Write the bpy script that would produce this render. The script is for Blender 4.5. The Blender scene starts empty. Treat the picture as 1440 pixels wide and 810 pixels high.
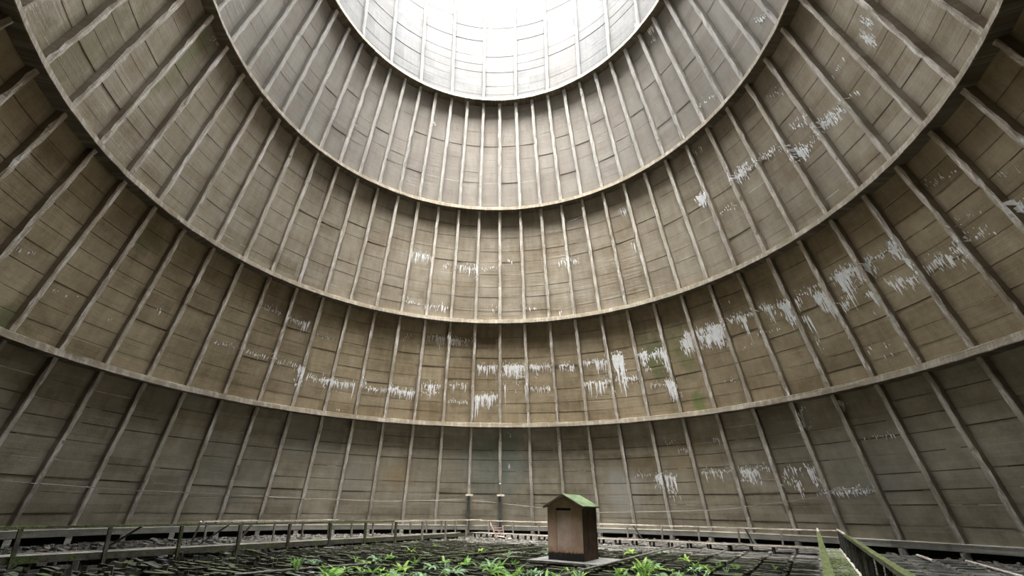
import bpy, bmesh, math, random
from mathutils import Matrix, Vector
random.seed(11)
S = bpy.context.scene
C = S.collection
PI = math.pi

# ---------------------------------------------------------------- camera
# metres; tower axis at the origin, z = 0 is the eye level of the photographer
cam_d = bpy.data.cameras.new('camera'); cam = bpy.data.objects.new('camera', cam_d); C.objects.link(cam)
cam_d.sensor_width = 36.0; cam_d.lens = 16.84
cam_d.shift_x = 0.02968; cam_d.shift_y = 0.0742
cam_d.clip_end = 500
EYE = Vector((0, -22.71, 0))
cam.matrix_world = (Matrix.Translation(EYE) @ Matrix.Rotation(math.radians(1.72), 4, 'Z')
                    @ Matrix.Rotation(math.radians(90 + 16.89), 4, 'X') @ Matrix.Rotation(math.radians(0.83), 4, 'Z'))
S.camera = cam

# ---------------------------------------------------------------- sky and exposure
w = bpy.data.worlds.new('overcast_sky'); S.world = w; w.use_nodes = True
bg = w.node_tree.nodes['Background']
bg.inputs[0].default_value = (0.93, 0.965, 1.0, 1)
# overcast sky: three times brighter overhead than at the horizon
_t = w.node_tree; _g = _t.nodes.new('ShaderNodeTexCoord'); _s = _t.nodes.new('ShaderNodeSeparateXYZ'); _m = _t.nodes.new('ShaderNodeMapRange')
_t.links.new(_g.outputs['Generated'], _s.inputs[0]); _t.links.new(_s.outputs[2], _m.inputs[0]); _t.links.new(_m.outputs[0], bg.inputs[1])
_m.inputs[1].default_value = 0.0; _m.inputs[2].default_value = 1.0; _m.inputs[3].default_value = 0.36; _m.inputs[4].default_value = 1.08
# hazy sun behind thin cloud, high behind the photographer
sun_d = bpy.data.lights.new('hazy_sun', 'SUN'); sun_d.energy = 1.05; sun_d.angle = math.radians(48); sun_d.color = (1.0, 0.97, 0.92)
sun = bpy.data.objects.new('hazy_sun', sun_d); C.objects.link(sun); sun.rotation_euler = (math.radians(90 - 56), 0, math.radians(-4)); sun.location = (0, -60, 90)
S.view_settings.view_transform = 'Standard'; S.view_settings.look = 'None'
S.view_settings.gamma = 1; S.view_settings.use_curve_mapping = False
S.view_settings.exposure = 6.0
S.cycles.max_bounces = 10; S.cycles.diffuse_bounces = 8
S.cycles.use_denoising = True

# ---------------------------------------------------------------- helpers
N54 = 54; DA = 360.0 / N54; A0 = 1.162           # rib spacing and phase, degrees clockwise from +Y
HZ = [-1.57, 7.92, 17.31, 27.14, 36.09, 51.2, 62.0]    # ring heights; top two are unseen, shaped for the light let in
RR = [27.83, 24.0, 20.21, 16.25, 12.37, 12.30, 17.0]   # radius of the rings' inner edges
def lerp(a, b, t): return a + (b - a) * t
def Rin(z):
    for k in range(6):
        if z <= HZ[k + 1] or k == 5:
            return lerp(RR[k], RR[k + 1], (z - HZ[k]) / (HZ[k + 1] - HZ[k]))
WALL = 0.58; RIBF = 0.20                                      # the wall lies this far behind the ribs' faces
CG, SG = math.cos(math.radians(58)), math.sin(math.radians(58))
def uv(u, v, z=0): return Vector((u * CG + v * SG, u * SG - v * CG, z))   # the packing's own grid directions
ROT = math.radians(58)                           # local x = u, local -y = v

class MB:
    def __init__(s): s.v = []; s.f = []
    def box(s, x0, x1, y0, y1, z0, z1, M=None):
        n = len(s.v)
        P = [Vector(p) for p in ((x0,y0,z0),(x1,y0,z0),(x1,y1,z0),(x0,y1,z0),(x0,y0,z1),(x1,y0,z1),(x1,y1,z1),(x0,y1,z1))]
        if M is not None: P = [M @ p for p in P]
        s.v += [tuple(p) for p in P]
        s.f += [tuple(n + i for i in q) for q in ((0,3,2,1),(4,5,6,7),(0,1,5,4),(1,2,6,5),(2,3,7,6),(3,0,4,7))]
        return s
    def tube(s, pts, r, n=8, r1=None, cap=True):
        pts = [Vector(p) for p in pts]; m = len(pts); base = len(s.v)
        for i, p in enumerate(pts):
            d = (pts[min(i + 1, m - 1)] - pts[max(i - 1, 0)]).normalized()
            a = d.orthogonal() if abs(d.z) > .9 else d.cross(Vector((0, 0, 1)))
            a.normalize(); b = d.cross(a)
            rr = r if r1 is None else lerp(r, r1, i / (m - 1))
            for k in range(n):
                t = 2 * PI * k / n
                s.v.append(tuple(p + a * (rr * math.cos(t)) + b * (rr * math.sin(t))))
        for i in range(m - 1):
            for k in range(n):
                q = base + i * n
                s.f.append((q + k, q + (k + 1) % n, q + n + (k + 1) % n, q + n + k))
        if cap:
            s.f.append(tuple(base + k for k in reversed(range(n)))); s.f.append(tuple(base + (m - 1) * n + k for k in range(n)))
        return s
    def bar(s, a, b, w, h, seg=1, jit=0):          # rectangular bar from a to b
        a, b = Vector(a), Vector(b); d = (b - a).normalized()
        up = Vector((0, 0, 1)) if abs(d.z) < .9 else uv(1, 0)
        x = d.cross(up).normalized(); y = x.cross(d)
        n = len(s.v)
        for i in range(seg + 1):
            p = a.lerp(b, i / seg)
            for sx, sy in ((-1,-1),(1,-1),(1,1),(-1,1)):
                j = Vector((random.uniform(-jit, jit), random.uniform(-jit, jit), random.uniform(-jit, jit)))
                s.v.append(tuple(p + x * (sx * w / 2) + y * (sy * h / 2) + j))
        for i in range(seg):
            q = n + 4 * i
            for k in range(4): s.f.append((q + k, q + (k + 1) % 4, q + 4 + (k + 1) % 4, q + 4 + k))
        s.f.append((n + 3, n + 2, n + 1, n)); q = n + 4 * seg; s.f.append((q, q + 1, q + 2, q + 3))
        return s
    def mesh(s, name, mat):
        me = bpy.data.meshes.new(name); me.from_pydata(s.v, [], s.f); me.update()
        bm = bmesh.new(); bm.from_mesh(me); bmesh.ops.recalc_face_normals(bm, faces=bm.faces[:]); bm.to_mesh(me); bm.free()
        for m in (mat if isinstance(mat, (list, tuple)) else [mat]): me.materials.append(m)
        return me
def link(name, me, parent=None, loc=None, rz=None, M=None):
    o = bpy.data.objects.new(name, me); C.objects.link(o)
    if parent is not None: o.parent = parent
    if loc is not None: o.location = loc
    if rz is not None: o.rotation_euler = (0, 0, rz)
    if M is not None: o.matrix_basis = M
    return o
def thing(name, label, cat, loc=(0, 0, 0), rz=0, group=None):
    o = bpy.data.objects.new(name, None); C.objects.link(o); o.location = loc; o.rotation_euler = (0, 0, rz)
    o['label'] = label; o['category'] = cat
    if group: o['group'] = group
    return o
def tag(o, label, cat, group=None):
    o['label'] = label; o['category'] = cat
    if group: o['group'] = group
    return o

# ---------------------------------------------------------------- materials
class NT:
    def __init__(s, name, rough=.85, spec=.25):
        s.m = bpy.data.materials.new(name); s.m.use_nodes = True; s.t = s.m.node_tree
        s.b = s.t.nodes['Principled BSDF']; s.b.inputs['Roughness'].default_value = rough
        s.b.inputs['Specular IOR Level'].default_value = spec
    def n(s, ty, **kw):
        x = s.t.nodes.new(ty)
        for k, v in kw.items(): setattr(x, k, v)
        return x
    def put(s, sock, v):
        if isinstance(v, bpy.types.NodeSocket): s.t.links.new(v, sock)
        else: sock.default_value = v
    def math(s, op, a, b=0.0, c=None, clamp=False):
        x = s.n('ShaderNodeMath', operation=op, use_clamp=clamp); s.put(x.inputs[0], a); s.put(x.inputs[1], b)
        if c is not None: s.put(x.inputs[2], c)
        return x.outputs[0]
    def pos(s): return s.n('ShaderNodeNewGeometry').outputs['Position']
    def obj(s): return s.n('ShaderNodeTexCoord').outputs['Object']
    def sep(s, v):
        x = s.n('ShaderNodeSeparateXYZ'); s.put(x.inputs[0], v); return x.outputs
    def comb(s, a, b, c=0.0):
        x = s.n('ShaderNodeCombineXYZ'); s.put(x.inputs[0], a); s.put(x.inputs[1], b); s.put(x.inputs[2], c); return x.outputs[0]
    def vmul(s, v, k):
        x = s.n('ShaderNodeVectorMath', operation='MULTIPLY'); s.put(x.inputs[0], v); x.inputs[1].default_value = k; return x.outputs[0]
    def noise(s, v, scale, det=3, rough=.55):
        x = s.n('ShaderNodeTexNoise'); s.put(x.inputs['Vector'], v); x.inputs['Scale'].default_value = scale
        x.inputs['Detail'].default_value = det; x.inputs['Roughness'].default_value = rough; return x.outputs['Fac']
    def rng(s, v, a, b, c=0.0, d=1.0, smooth=True):
        x = s.n('ShaderNodeMapRange'); x.interpolation_type = 'SMOOTHSTEP' if smooth else 'LINEAR'; x.clamp = True
        s.put(x.inputs[0], v)
        for i, k in enumerate((a, b, c, d)): x.inputs[i + 1].default_value = k
        return x.outputs[0]
    def mix(s, f, a, b, mode='MIX'):
        x = s.n('ShaderNodeMix', data_type='RGBA', blend_type=mode); s.put(x.inputs[0], f)
        s.put(x.inputs[6], (*a, 1) if isinstance(a, tuple) else a); s.put(x.inputs[7], (*b, 1) if isinstance(b, tuple) else b)
        return x.outputs[2]
    def color(s, c): s.put(s.b.inputs['Base Color'], (*c, 1) if isinstance(c, tuple) else c)
    def bump(s, h, strength=.5, dist=.02):
        x = s.n('ShaderNodeBump'); x.inputs['Strength'].default_value = strength; x.inputs['Distance'].default_value = dist
        s.put(x.inputs['Height'], h); s.t.links.new(x.outputs[0], s.b.inputs['Normal'])

def cyl(t):
    """coordinates on the round wall: metres around, metres up"""
    p = t.sep(t.pos()); return t.math('MULTIPLY', t.math('ARCTAN2', p[0], p[1]), 24.0), p[2]

# stains that really are on the wall: azimuth (deg), height, half width, half height (m), colour, strength
PATCH = [(38.1,13.1,1.3,2.6,(.12,.15,.06),.7),(42.2,14.2,.8,2.0,(.15,.17,.08),.45),(45.1,12.9,.9,2.4,(.13,.155,.06),.55),(45.0,8.9,.7,1.0,(.13,.18,.05),.7),
         (30.8,4.3,1.7,.9,(.20,.15,.08),.6),(39.4,4.9,1.9,1.6,(.33,.25,.14),.5),(41,3,2.4,2.6,(.30,.24,.15),.3),(26.6,1.8,1.7,2.6,(.46,.45,.42),.6),
         (-97,25.5,1.2,4.5,(.17,.20,.09),.5),(-83,15.6,1.6,1.2,(.12,.14,.06),.45),(-93,8.6,1.3,1.0,(.11,.14,.06),.6),(-110,20,2,5,(.15,.15,.08),.5),
         (-1,4.6,3.4,4.0,(.20,.25,.23),.5),(3.5,5,1.6,4.0,(.20,.25,.23),.4),(-30,3.0,2.5,2.0,(.36,.35,.31),.45),(-40,5.5,3,2.2,(.33,.34,.31),.35),(-8,4.6,2,2,(.36,.34,.28),.4),
         (-21,3.0,1.6,1.6,(.38,.28,.15),.4),(-53,2.5,4,3,(.27,.28,.26),.4),(68,2.5,3,3,(.24,.25,.23),.4),(56,5.2,3,2.5,(.24,.25,.20),.3),(24,5.4,2.0,.25,(.44,.37,.25),.6)]
def concrete(name, dark, light, streak=.35, board=.3, patches=(), mott=1.0, bump=.5, fleck=0.0):
    t = NT(name, .9, .15)
    A, z = cyl(t)
    P = t.comb(A, z)
    big = t.noise(P, .16, 4, .6); mid = t.noise(P, .9, 5, .65)
    stv = t.noise(t.comb(t.math('MULTIPLY', A, 2.2), t.math('MULTIPLY', z, .16)), 1.0, 4, .6)
    brd = t.noise(t.comb(t.math('MULTIPLY', A, .12), t.math('MULTIPLY', z, 5.5)), 1.0, 3, .7)
    fine = t.noise(t.pos(), 9.0, 4, .7)
    lift = t.noise(t.comb(t.math('FLOOR', t.math('DIVIDE', A, 2.8)), t.math('FLOOR', z)), 3.7, 0)
    f = t.math('ADD', t.math('MULTIPLY', t.math('SUBTRACT', big, .5), 1.3 * mott), .5)
    f = t.math('ADD', f, t.math('MULTIPLY', t.math('SUBTRACT', mid, .5), 1.4 * mott))
    f = t.math('ADD', f, t.math('MULTIPLY', t.math('SUBTRACT', stv, .5), streak * 1.6))
    f = t.math('ADD', f, t.math('MULTIPLY', t.math('SUBTRACT', brd, .5), board))
    f = t.math('ADD', f, t.math('MULTIPLY', t.math('SUBTRACT', fine, .5), .5))
    f = t.math('ADD', f, t.math('MULTIPLY', t.math('SUBTRACT', lift, .5), 1.0), clamp=True)
    col = t.mix(f, dark, light)
    for (a, zz, ra, rz, c, st) in patches:
        dx = t.math('DIVIDE', t.math('SUBTRACT', A, math.radians(a) * 24), ra)
        dz = t.math('DIVIDE', t.math('SUBTRACT', z, zz), rz)
        d = t.math('SQRT', t.math('ADD', t.math('MULTIPLY', dx, dx), t.math('MULTIPLY', dz, dz)))
        d = t.math('ADD', d, t.math('MULTIPLY', t.math('SUBTRACT', mid, .5), 1.8))
        k = t.rng(d, 1.15, .35, 0, st)
        col = t.mix(k, col, c)
    if fleck:
        pale = t.rng(t.noise(t.comb(t.math('MULTIPLY', A, 3.0), t.math('MULTIPLY', z, .45)), 1.0, 5, .75), .50, .60, 0, fleck)
        col = t.mix(pale, col, (.66, .63, .60))
        dk = t.rng(t.noise(t.comb(t.math('MULTIPLY', A, 1.5), t.math('MULTIPLY', z, .8)), 1.3, 4, .7), .62, .70, 0, .8)
        col = t.mix(dk, col, (.13, .09, .06))
    ri = t.n('ShaderNodeObjectInfo').outputs['Random']
    col = t.mix(1.0, col, t.n('ShaderNodeCombineColor').outputs[0], 'MULTIPLY') if False else t.mix(t.math('MULTIPLY', ri, .16), col, (.1, .08, .06))
    t.color(col)
    h = t.math('ADD', t.math('MULTIPLY', brd, .8), t.math('ADD', t.math('MULTIPLY', fine, .4), mid))
    t.bump(h, bump * 1.3, .04)
    return t.m

P0 = [p for p in PATCH if p[1] < 7.8]; P1 = [p for p in PATCH if 7.8 < p[1] < 17]; P2 = [p for p in PATCH if 17 < p[1]]
def plain0(name, c):
    t = NT(name, .9, .1); k = t.noise(t.pos(), 1.2, 4, .7); t.color(t.mix(t.rng(k, .35, .65), c, tuple(x * 1.6 for x in c))); return t.m
M_WALL = [concrete('concrete_grey_brown', (.20,.17,.12), (.40,.36,.285), .4, .3, P0, 1.15),
          concrete('concrete_brown', (.205,.158,.095), (.40,.33,.225), .45, .35, P1, 1.15),
          concrete('concrete_tan', (.245,.20,.14), (.40,.355,.285), .45, .35, P2, 1.1),
          concrete('concrete_pale_tan', (.255,.225,.195), (.345,.32,.285), .35, .35),
          concrete('concrete_top_darkened', (.033,.033,.0325), (.056,.056,.055), .4, 1.0, (), .8)]  # top tier: colour darkened to offset the strong light from the opening
M_RIBSHADE = [concrete('rib_concrete_low', (.13,.108,.08), (.27,.24,.19), .5, .1, (), 1, .8),  # rib sides: their shade is put into a colour darker than the faces
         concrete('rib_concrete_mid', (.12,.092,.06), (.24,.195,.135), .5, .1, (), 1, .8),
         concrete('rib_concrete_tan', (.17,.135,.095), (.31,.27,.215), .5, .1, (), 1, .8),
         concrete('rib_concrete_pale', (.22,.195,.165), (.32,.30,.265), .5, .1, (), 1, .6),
         concrete('rib_concrete_top_darkened', (.042,.042,.0415), (.065,.065,.064), .4, .2, (), .7, .4)]  # top rib sides, darkened against the light from the opening
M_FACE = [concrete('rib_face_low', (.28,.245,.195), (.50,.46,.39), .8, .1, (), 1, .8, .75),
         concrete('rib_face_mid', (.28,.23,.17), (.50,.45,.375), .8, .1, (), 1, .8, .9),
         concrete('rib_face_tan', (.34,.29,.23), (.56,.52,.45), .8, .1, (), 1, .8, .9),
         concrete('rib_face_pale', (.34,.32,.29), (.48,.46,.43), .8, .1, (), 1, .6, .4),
         concrete('rib_face_top_darkened', (.06,.06,.0595), (.095,.095,.094), .4, .2, (), .7, .4)]  # top rib faces, darkened against the light from the opening
M_JOINT = [plain0('joint_dirt', (.085,.07,.05)), plain0('joint_lime', (.42,.38,.31))]
M_RING = concrete('ring_concrete', (.105,.088,.06), (.21,.18,.135), .4, .1, (), 1, .9, .15)
M_LIP = concrete('lip_concrete', (.15,.145,.12), (.32,.305,.27), .3, .1, (), 1, .9)
def plain(name, a, b, scale=3, rough=.85, spec=.25, bump=.4, dist=.01, moss=None, det=4, objc=False, mossc=((.012,.018,.004),(.055,.068,.015)), emiss=None):
    t = NT(name, rough, spec); P = t.obj() if objc else t.pos()
    f = t.rng(t.noise(P, scale, det, .65), .3, .7); col = t.mix(f, a, b)
    fine = t.noise(P, scale * 6, 3, .7)
    if moss is not None:
        nz = t.sep(t.n('ShaderNodeNewGeometry').outputs['Normal'])[2]
        k = t.math('ADD', t.noise(P, 1.1, 4, .7), t.math('MULTIPLY', nz, .18))
        k = t.rng(k, moss - .08, moss + .08)
        mc = t.mix(t.rng(t.noise(P, 14, 3, .7), .35, .65), *mossc)
        col = t.mix(k, col, mc)
    t.color(col); t.bump(fine, bump, dist); return t.m
def packing_mat(name, a, b):
    """grey lath concrete; wet and mossy in the middle of the floor, dry and pale by the far walkway"""
    t = NT(name, .8, .3); P = t.pos(); p = t.sep(P)
    u = t.math('ADD', t.math('MULTIPLY', p[0], CG), t.math('MULTIPLY', p[1], SG))
    v = t.math('SUBTRACT', t.math('MULTIPLY', p[0], SG), t.math('MULTIPLY', p[1], CG))
    col = t.mix(t.rng(t.noise(P, 2.5, 4, .7), .3, .7), a, b)
    nz = t.sep(t.n('ShaderNodeNewGeometry').outputs['Normal'])[2]
    inside = t.math('MULTIPLY', t.rng(u, 13.2, 8.5), t.math('MULTIPLY', t.rng(v, 12.3, 11.5), t.rng(v, -13, -11)))
    k = t.math('ADD', t.noise(P, .55, 5, .7), t.math('MULTIPLY', inside, .34))
    k = t.rng(k, .62, .80)
    wet = t.mix(t.rng(t.noise(P, 5, 3, .7), .35, .65), (.010,.009,.006), (.030,.030,.014))
    green = t.mix(t.rng(t.noise(P, 18, 3, .7), .35, .65), (.018,.028,.006), (.065,.085,.018))
    g = t.math('MULTIPLY', t.rng(t.noise(P, 1.7, 4, .7), .5, .66), t.rng(nz, .2, .9))
    col = t.mix(k, col, t.mix(g, wet, green))
    left = t.math('MAXIMUM', t.math('MULTIPLY', t.rng(v, -10.5, -12.2), t.rng(u, 6, -6)), t.math('MULTIPLY', t.rng(v, 13, 15), .55))
    col = t.mix(t.math('MULTIPLY', left, .65), col, (.018,.017,.013))
    t.color(col); t.bump(t.noise(P, 20, 3, .7), .4, .008); return t.m
M_SLAT = packing_mat('packing_lath', (.05,.047,.04), (.155,.147,.13))
M_NIB = packing_mat('packing_spacer', (.10,.09,.075), (.26,.24,.21))
M_DARK = plain('black_silt_and_void', (.008,.007,.006), (.022,.02,.016), .8)  # basin silt; also the painted dark of the void under the lip
M_POSTDARK = plain('dark_wet_concrete', (.02,.018,.015), (.05,.045,.038), 3, moss=.72)
M_MOSSY = plain('mossy_timber', (.022,.02,.014), (.06,.054,.04), 4, moss=.54, bump=.7, dist=.02)
M_MOSSRAIL = plain('thick_moss_rail', (.035,.03,.02), (.09,.08,.055), 4, moss=.50, bump=1, dist=.03, mossc=((.018,.022,.006),(.10,.115,.032)))
M_BONE = plain('bleached_timber', (.22,.19,.155), (.42,.375,.32), 5)
M_GREYWOOD = plain('weathered_grey_timber', (.06,.052,.044), (.15,.135,.115), 5, moss=.80)
M_PAVE = plain('paving_slab', (.17,.155,.145), (.30,.285,.27), 3, moss=.66, mossc=((.02,.028,.006),(.11,.125,.045)))
M_PAVEMOSS = plain('paving_slab_mossy', (.15,.14,.125), (.30,.285,.26), 3, moss=.53, mossc=((.018,.026,.006),(.12,.14,.045)))
M_BOARDDARK = plain('dark_boards', (.012,.011,.011), (.035,.033,.032), 4, moss=.74)
M_PIPE = plain('grey_green_pipe', (.07,.08,.07), (.15,.17,.15), 3, .6, .4)
M_WIRE = plain('pale_wire', (.15,.14,.12), (.25,.23,.20), 3, .6)
M_RUST = plain('rusty_steel', (.10,.045,.03), (.26,.12,.08), 6)
M_CRUST = plain('lime_crust', (.74,.74,.74), (.93,.93,.93), 3, .8, .2, .5, .01)

# ---------------------------------------------------------------- the tower: round wall
def revolve(prof, segs, a_off=0.0):
    """prof: list of (radius, z), turned about the axis; azimuth clockwise from +Y"""
    b = MB(); n = len(prof)
    for k in range(segs):
        a = 2 * PI * k / segs + a_off
        for (r, z) in prof: b.v.append((r * math.sin(a), r * math.cos(a), z))
    for k in range(segs):
        for i in range(n - 1):
            p, q = k * n + i, ((k + 1) % segs) * n + i
            b.f.append((p, q, q + 1, p + 1))
    return b
M_SHELL = plain('shell_concrete', (.12,.115,.105), (.20,.19,.18), .6)
prof = [(29.2, -1.80)]
for k in range(6): prof.append((RR[k] + WALL + .12, HZ[k] + .02))
prof += [(RR[6] + WALL, HZ[6]), (RR[6] + WALL + .6, HZ[6])] + [(RR[k] + WALL + .6, HZ[k]) for k in (5, 4, 3, 2, 1, 0)] + [(29.2, -1.6)]
wall = link('wall_round', revolve(prof, 108, math.radians(A0)).mesh('wall_round', M_SHELL)); wall['kind'] = 'structure'
link('inlet_screen', revolve([(30.4, -6.2), (30.2, -2.4), (29.3, -1.78), (28.4, -1.74)], 108).mesh('inlet_screen', M_DARK), wall)  # closes the inlet; the void's shade is put into its black colour

def panel_mesh(t, var):
    wide = 2 if t == 4 else 1
    half = math.radians(DA * wide / 2); z0, z1 = HZ[t] + (.03 if t == 0 else .16), HZ[t + 1] - .16
    sl = math.hypot(z1 - z0, RR[t + 1] - RR[t]); nl = max(3, round(sl / (1.12 if t < 4 else .95)))
    rnd = random.Random(t * 10 + var); b = MB(); seg = 4 * wide
    rows = []
    off = 0
    # pour joints run level around a tier: the same heights in every panel, small steps differ
    cuts = [lerp(z0, z1, (i + (random.Random(t * 100 + i).uniform(-.12, .12) if 0 < i < nl else 0)) / nl) for i in range(nl + 1)]
    for i in range(nl):
        off = rnd.uniform(-.018, .018)
        skew = rnd.uniform(-.03, .03)
        g = (.034, .026, .02, .014, .014)[t]
        rows += [(cuts[i] + (g if i else 0), off, skew), (cuts[i + 1] - (g if i < nl - 1 else 0), off, skew)]
        dp = (rnd.choice([.02, .05, .08]), rnd.choice([.015, .04, .06]), .022, .010, .010)[t]
        if i < nl - 1: rows += [(cuts[i + 1] - g * .8, dp, skew), (cuts[i + 1] + g * .8, dp, skew)]
    for (z, o, sk) in rows:
        for j in range(seg + 1):
            a = lerp(-half, half, j / seg); r = Rin(z) + WALL + o; zz = z + sk * (j / seg - .5)
            if z in (rows[0][0], rows[-1][0]): zz = z
            b.v.append((r * math.sin(a), r * math.cos(a), zz))
    for i in range(len(rows) - 1):
        for j in range(seg):
            p = i * (seg + 1) + j; b.f.append((p, p + 1, p + seg + 2, p + seg + 1))
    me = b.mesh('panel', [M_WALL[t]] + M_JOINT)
    if t < 4:
        for i in range(nl - 1):
            mi = rnd.choices((0, 1, 2), ((3, 4, 1), (4, 2, 1), (3, 2, 1), (5, 1, 1))[t])[0]
            for j in range(seg):
                if rnd.random() < .85: me.polygons[(i * 4 + 2) * seg + j].material_index = mi
    # face the axis
    if me.polygons[0].normal.y > 0: me.flip_normals()
    return me
RW = [.15, .145, .14, .14, .14]      # half widths of the ribs, tier by tier
def rib_mesh(t, var):
    rnd = random.Random(77 + t * 10 + var); b = MB(); hw = RW[t]
    z0, z1 = HZ[t] - (.45 if t == 0 else .0) + (.19 if t else 0), HZ[t + 1] - .19; n = 22
    for i in range(n + 1):
        z = lerp(z0, z1, i / n); r = Rin(z) + RIBF + (0 if t < 4 else .1); j = lambda k=.018: rnd.uniform(-k, k)
        chip = rnd.choice([0, 0, 0, 0, .03, .06]) if 0 < i < n else 0
        ch2 = rnd.choice([0, 0, 0, 0, .03, .06]) if 0 < i < n else 0
        b.v += [(-hw, r + WALL + .1, z), (-hw + j(), r + .05 + chip, z), (-hw + .04 + chip + j(), r + j(), z),
                (hw - .04 - ch2 + j(), r + j(), z), (hw + j(), r + .05 + ch2, z), (hw, r + WALL + .1, z)]
    for i in range(n):
        for k in range(5):
            q = i * 6 + k; b.f.append((q, q + 1, q + 7, q + 6))
    b.f.append(tuple(range(6))); b.f.append(tuple(n * 6 + k for k in range(6)))
    me = b.mesh('rib', [M_RIBSHADE[t], M_FACE[t]])
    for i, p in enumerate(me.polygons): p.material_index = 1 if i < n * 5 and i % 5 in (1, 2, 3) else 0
    return me
PM = {(t, v): panel_mesh(t, v) for t in range(5) for v in range(5)}
RM = {(t, v): rib_mesh(t, v) for t in range(5) for v in range(6)}
for t in range(5):
    for i in range(N54):
        a = math.radians(A0 + i * DA)
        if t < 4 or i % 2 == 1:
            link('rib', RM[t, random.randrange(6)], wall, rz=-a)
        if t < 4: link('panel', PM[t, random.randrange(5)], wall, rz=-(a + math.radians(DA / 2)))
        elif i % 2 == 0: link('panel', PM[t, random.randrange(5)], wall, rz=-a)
for k in range(1, 5):
    R, z = RR[k], HZ[k]; h = .24 - .02 * k
    sl = (RR[k] - RR[k - 1]) / (HZ[k] - HZ[k - 1])
    pr = [(R + WALL + .2, z + h), (R + .02, z + h), (R - .02, z + h - .03), (R - .02 - sl * .0, z - h + .03), (R + .02, z - h), (R + WALL + .2, z - h - .02), (R + WALL + .2, z + h)]
    b = revolve(pr, 216)
    b.v = [(x * (1 + random.uniform(-1, 1) * .0009), y * (1 + random.uniform(-1, 1) * .0009), zz + random.uniform(-.015, .015)) for x, y, zz in b.v]
    link('ring_beam', b.mesh('ring_beam', M_RING), wall)
R = RR[6]; link('rim', revolve([(R + 1.4, HZ[6]), (R + .1, HZ[6]), (R + .1, HZ[6] + .4), (R + 1.4, HZ[6] + .4), (R + 1.4, HZ[6])], 108).mesh('rim', M_RING), wall)  # rim of the unseen flare, shaped for the light it lets in
R = RR[0]
link('lip_beam', revolve([(R + 1.3, -1.50), (R + .1, -1.53), (R - .03, -1.56), (R + .02, -1.70), (R + .10, -1.97), (R + .6, -1.99), (R + 1.3, -1.95), (R + 1.3, -1.50)], 216).mesh('lip_beam', M_LIP), wall)
col = MB().bar((0, R + .22, -2.0), (0, R + 1.05, -6.2), .32, .34, 4, .01).mesh('base_column', M_LIP)
for i in range(N54): link('base_column', col, wall, rz=-math.radians(A0 + i * DA))

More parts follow.
